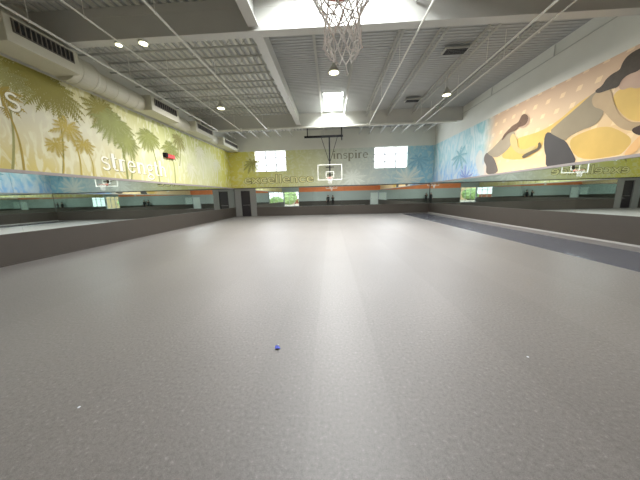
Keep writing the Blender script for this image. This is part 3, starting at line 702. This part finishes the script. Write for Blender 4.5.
# ------------------------------------------------------------------ beyond the front glazing
struct(MB().box(-30, 6, -30, YF-.31, -.25, -.05).build('trim_9', M['pave']))
tag(MB().box(-26, -9.5, -20, -19.5, -.1, 4.6).build('garden_wall', mat('tan_wall', (214, 190, 150), .8, noise=.1)), 'tan boundary wall outside beyond the front glazing', 'wall')
tag(MB().box(-9.4, 8, -20, -19.5, -.1, 1.2).build('garden_wall', M['brown']), 'low brown brick wall outside beyond the front glazing', 'wall')
for i, (x, y, r, h, lb) in enumerate(((-15, -14, 2.0, 2.6, 'low wide green shrub outside the front glazing'), (-10, -14, 1.9, 3.4, 'tall green shrub outside the front glazing'), (-5.5, -9, 1.5, 1.8, 'small green shrub outside, closest to the front glazing'))):
    rnd = random.Random(40+i); bmx = bmesh.new()
    bmesh.ops.create_icosphere(bmx, subdivisions=4, radius=1)
    for v in bmx.verts:
        k = 1+rnd.uniform(-.12, .12); v.co = Vector((x+v.co.x*r*k, y+v.co.y*r*k, h/2+v.co.z*h/2*k))
    kk = MB(); kk.bm.free(); kk.bm = bmx
    tag(kk.build('shrub', M['green']), lb, 'shrub')

# ------------------------------------------------------------------ two people at the front wall (seen in the mirrors)
def person(x0, y0, label, phone, hgt=1.72):
    t = thing('person', (x0, y0, 0), label, 'person')
    s_ = hgt/1.72
    V = []; Rr = []; E = []
    def v(p, r): V.append((x0+p[0]*s_, y0+p[1]*s_, p[2]*s_)); Rr.append(r*s_); return len(V)-1
    pel = v((0, 0, .95), .15); wst = v((0, .01, 1.1), .13); chest = v((0, 0, 1.3), .16); nb = v((0, -.01, 1.44), .08); nk = v((0, .0, 1.5), .055)
    hd = v((0, .02, 1.6), .085); tp = v((0, .01, 1.66), .075)
    E += [(pel, wst), (wst, chest), (chest, nb), (nb, nk), (nk, hd), (hd, tp)]
    for s in (-1, 1):
        hip = v((s*.1, 0, .88), .1); kn = v((s*.11, .02, .5), .062); an = v((s*.12, -.02, .1), .042); ft = v((s*.13, .06, .045), .04); to = v((s*.14, .17, .032), .03)
        E += [(pel, hip), (hip, kn), (kn, an), (an, ft), (ft, to)]
        sh = v((s*.19, 0, 1.4), .062)
        if phone: el = v((s*.24, .12, 1.16), .042); wr = v((s*.09, .3, 1.36), .028); hn = v((s*.065, .34, 1.41), .03); fd = Vector((-s*.25, .15, .95))
        else: el = v((s*.25, -.01, 1.12), .042); wr = v((s*.27, .05, .88), .028); hn = v((s*.27, .07, .81), .032); fd = Vector((0, .15, -1))
        E += [(chest, sh), (sh, el), (el, wr), (wr, hn)]
        hp = Vector(((V[hn][0]-x0)/s_, (V[hn][1]-y0)/s_, V[hn][2]/s_))
        for q in range(5):
            o = Vector(((q-1.8)*.016, .0, 0)); L = (.05, .075, .082, .075, .06)[q]
            a = v(hp+o+fd*.03, .009); b_ = v(hp+o*1.25+fd*(.03+L*.6), .008); c_ = v(hp+o*1.2+fd*(.03+L)+Vector((0, .015, 0)), .007)
            E += [(hn, a), (a, b_), (b_, c_)]
    me = bpy.data.meshes.new('body'); me.from_pydata([Vector(q)-t.location for q in V], E, []); me.update()
    o = bpy.data.objects.new('body', me); COL.objects.link(o); sk = o.modifiers.new('s', 'SKIN')
    for i, d_ in enumerate(me.skin_vertices[0].data): d_.radius = (Rr[i], Rr[i]*.8 if i < 5 else Rr[i]); d_.use_root = (i == 0)
    sub = o.modifiers.new('sub', 'SUBSURF'); sub.levels = sub.render_levels = 2
    dg = bpy.context.evaluated_depsgraph_get(); m2 = bpy.data.meshes.new_from_object(o.evaluated_get(dg)); bpy.data.objects.remove(o)
    o = bpy.data.objects.new('body', m2); COL.objects.link(o); o.parent = t
    m2.materials.clear(); m2.materials.append(M['blackcloth']); m2.materials.append(M['skin']); m2.materials.append(M['black'])
    for p in m2.polygons:
        c_ = p.center/s_; p.use_smooth = True
        p.material_index = 1 if c_.z > 1.47 or (phone and c_.y > .27) or (not phone and abs(c_.x) > .22 and c_.z < .9 and c_.z > .6) else (2 if c_.z < .09 else 0)
    MB().lathe([(.03, -.1), (.09, -.06), (.104, .03), (.085, .09), (.03, .12)], (x0, y0-.02*s_, 1.64*s_), 14).build('hair', M['hair'], t, smooth=True)
    MB().lathe([(.006, -.02), (.015, 0), (.005, .03)], (x0, y0+.105*s_, 1.585*s_), 8).build('nose', M['skin'], t)
    if phone: tag(MB().box(x0-.075, x0+.075, y0+.385, y0+.395, 1.45*s_, 1.53*s_).build('phone', M['black'], bevel=.002), 'dark phone held up by the person at the front wall', 'phone')
person(.3, -.75, 'person in dark clothes holding up a phone near the front wall', True)
person(-.55, -.8, 'person in dark clothes standing with arms down near the front wall', False, 1.78)
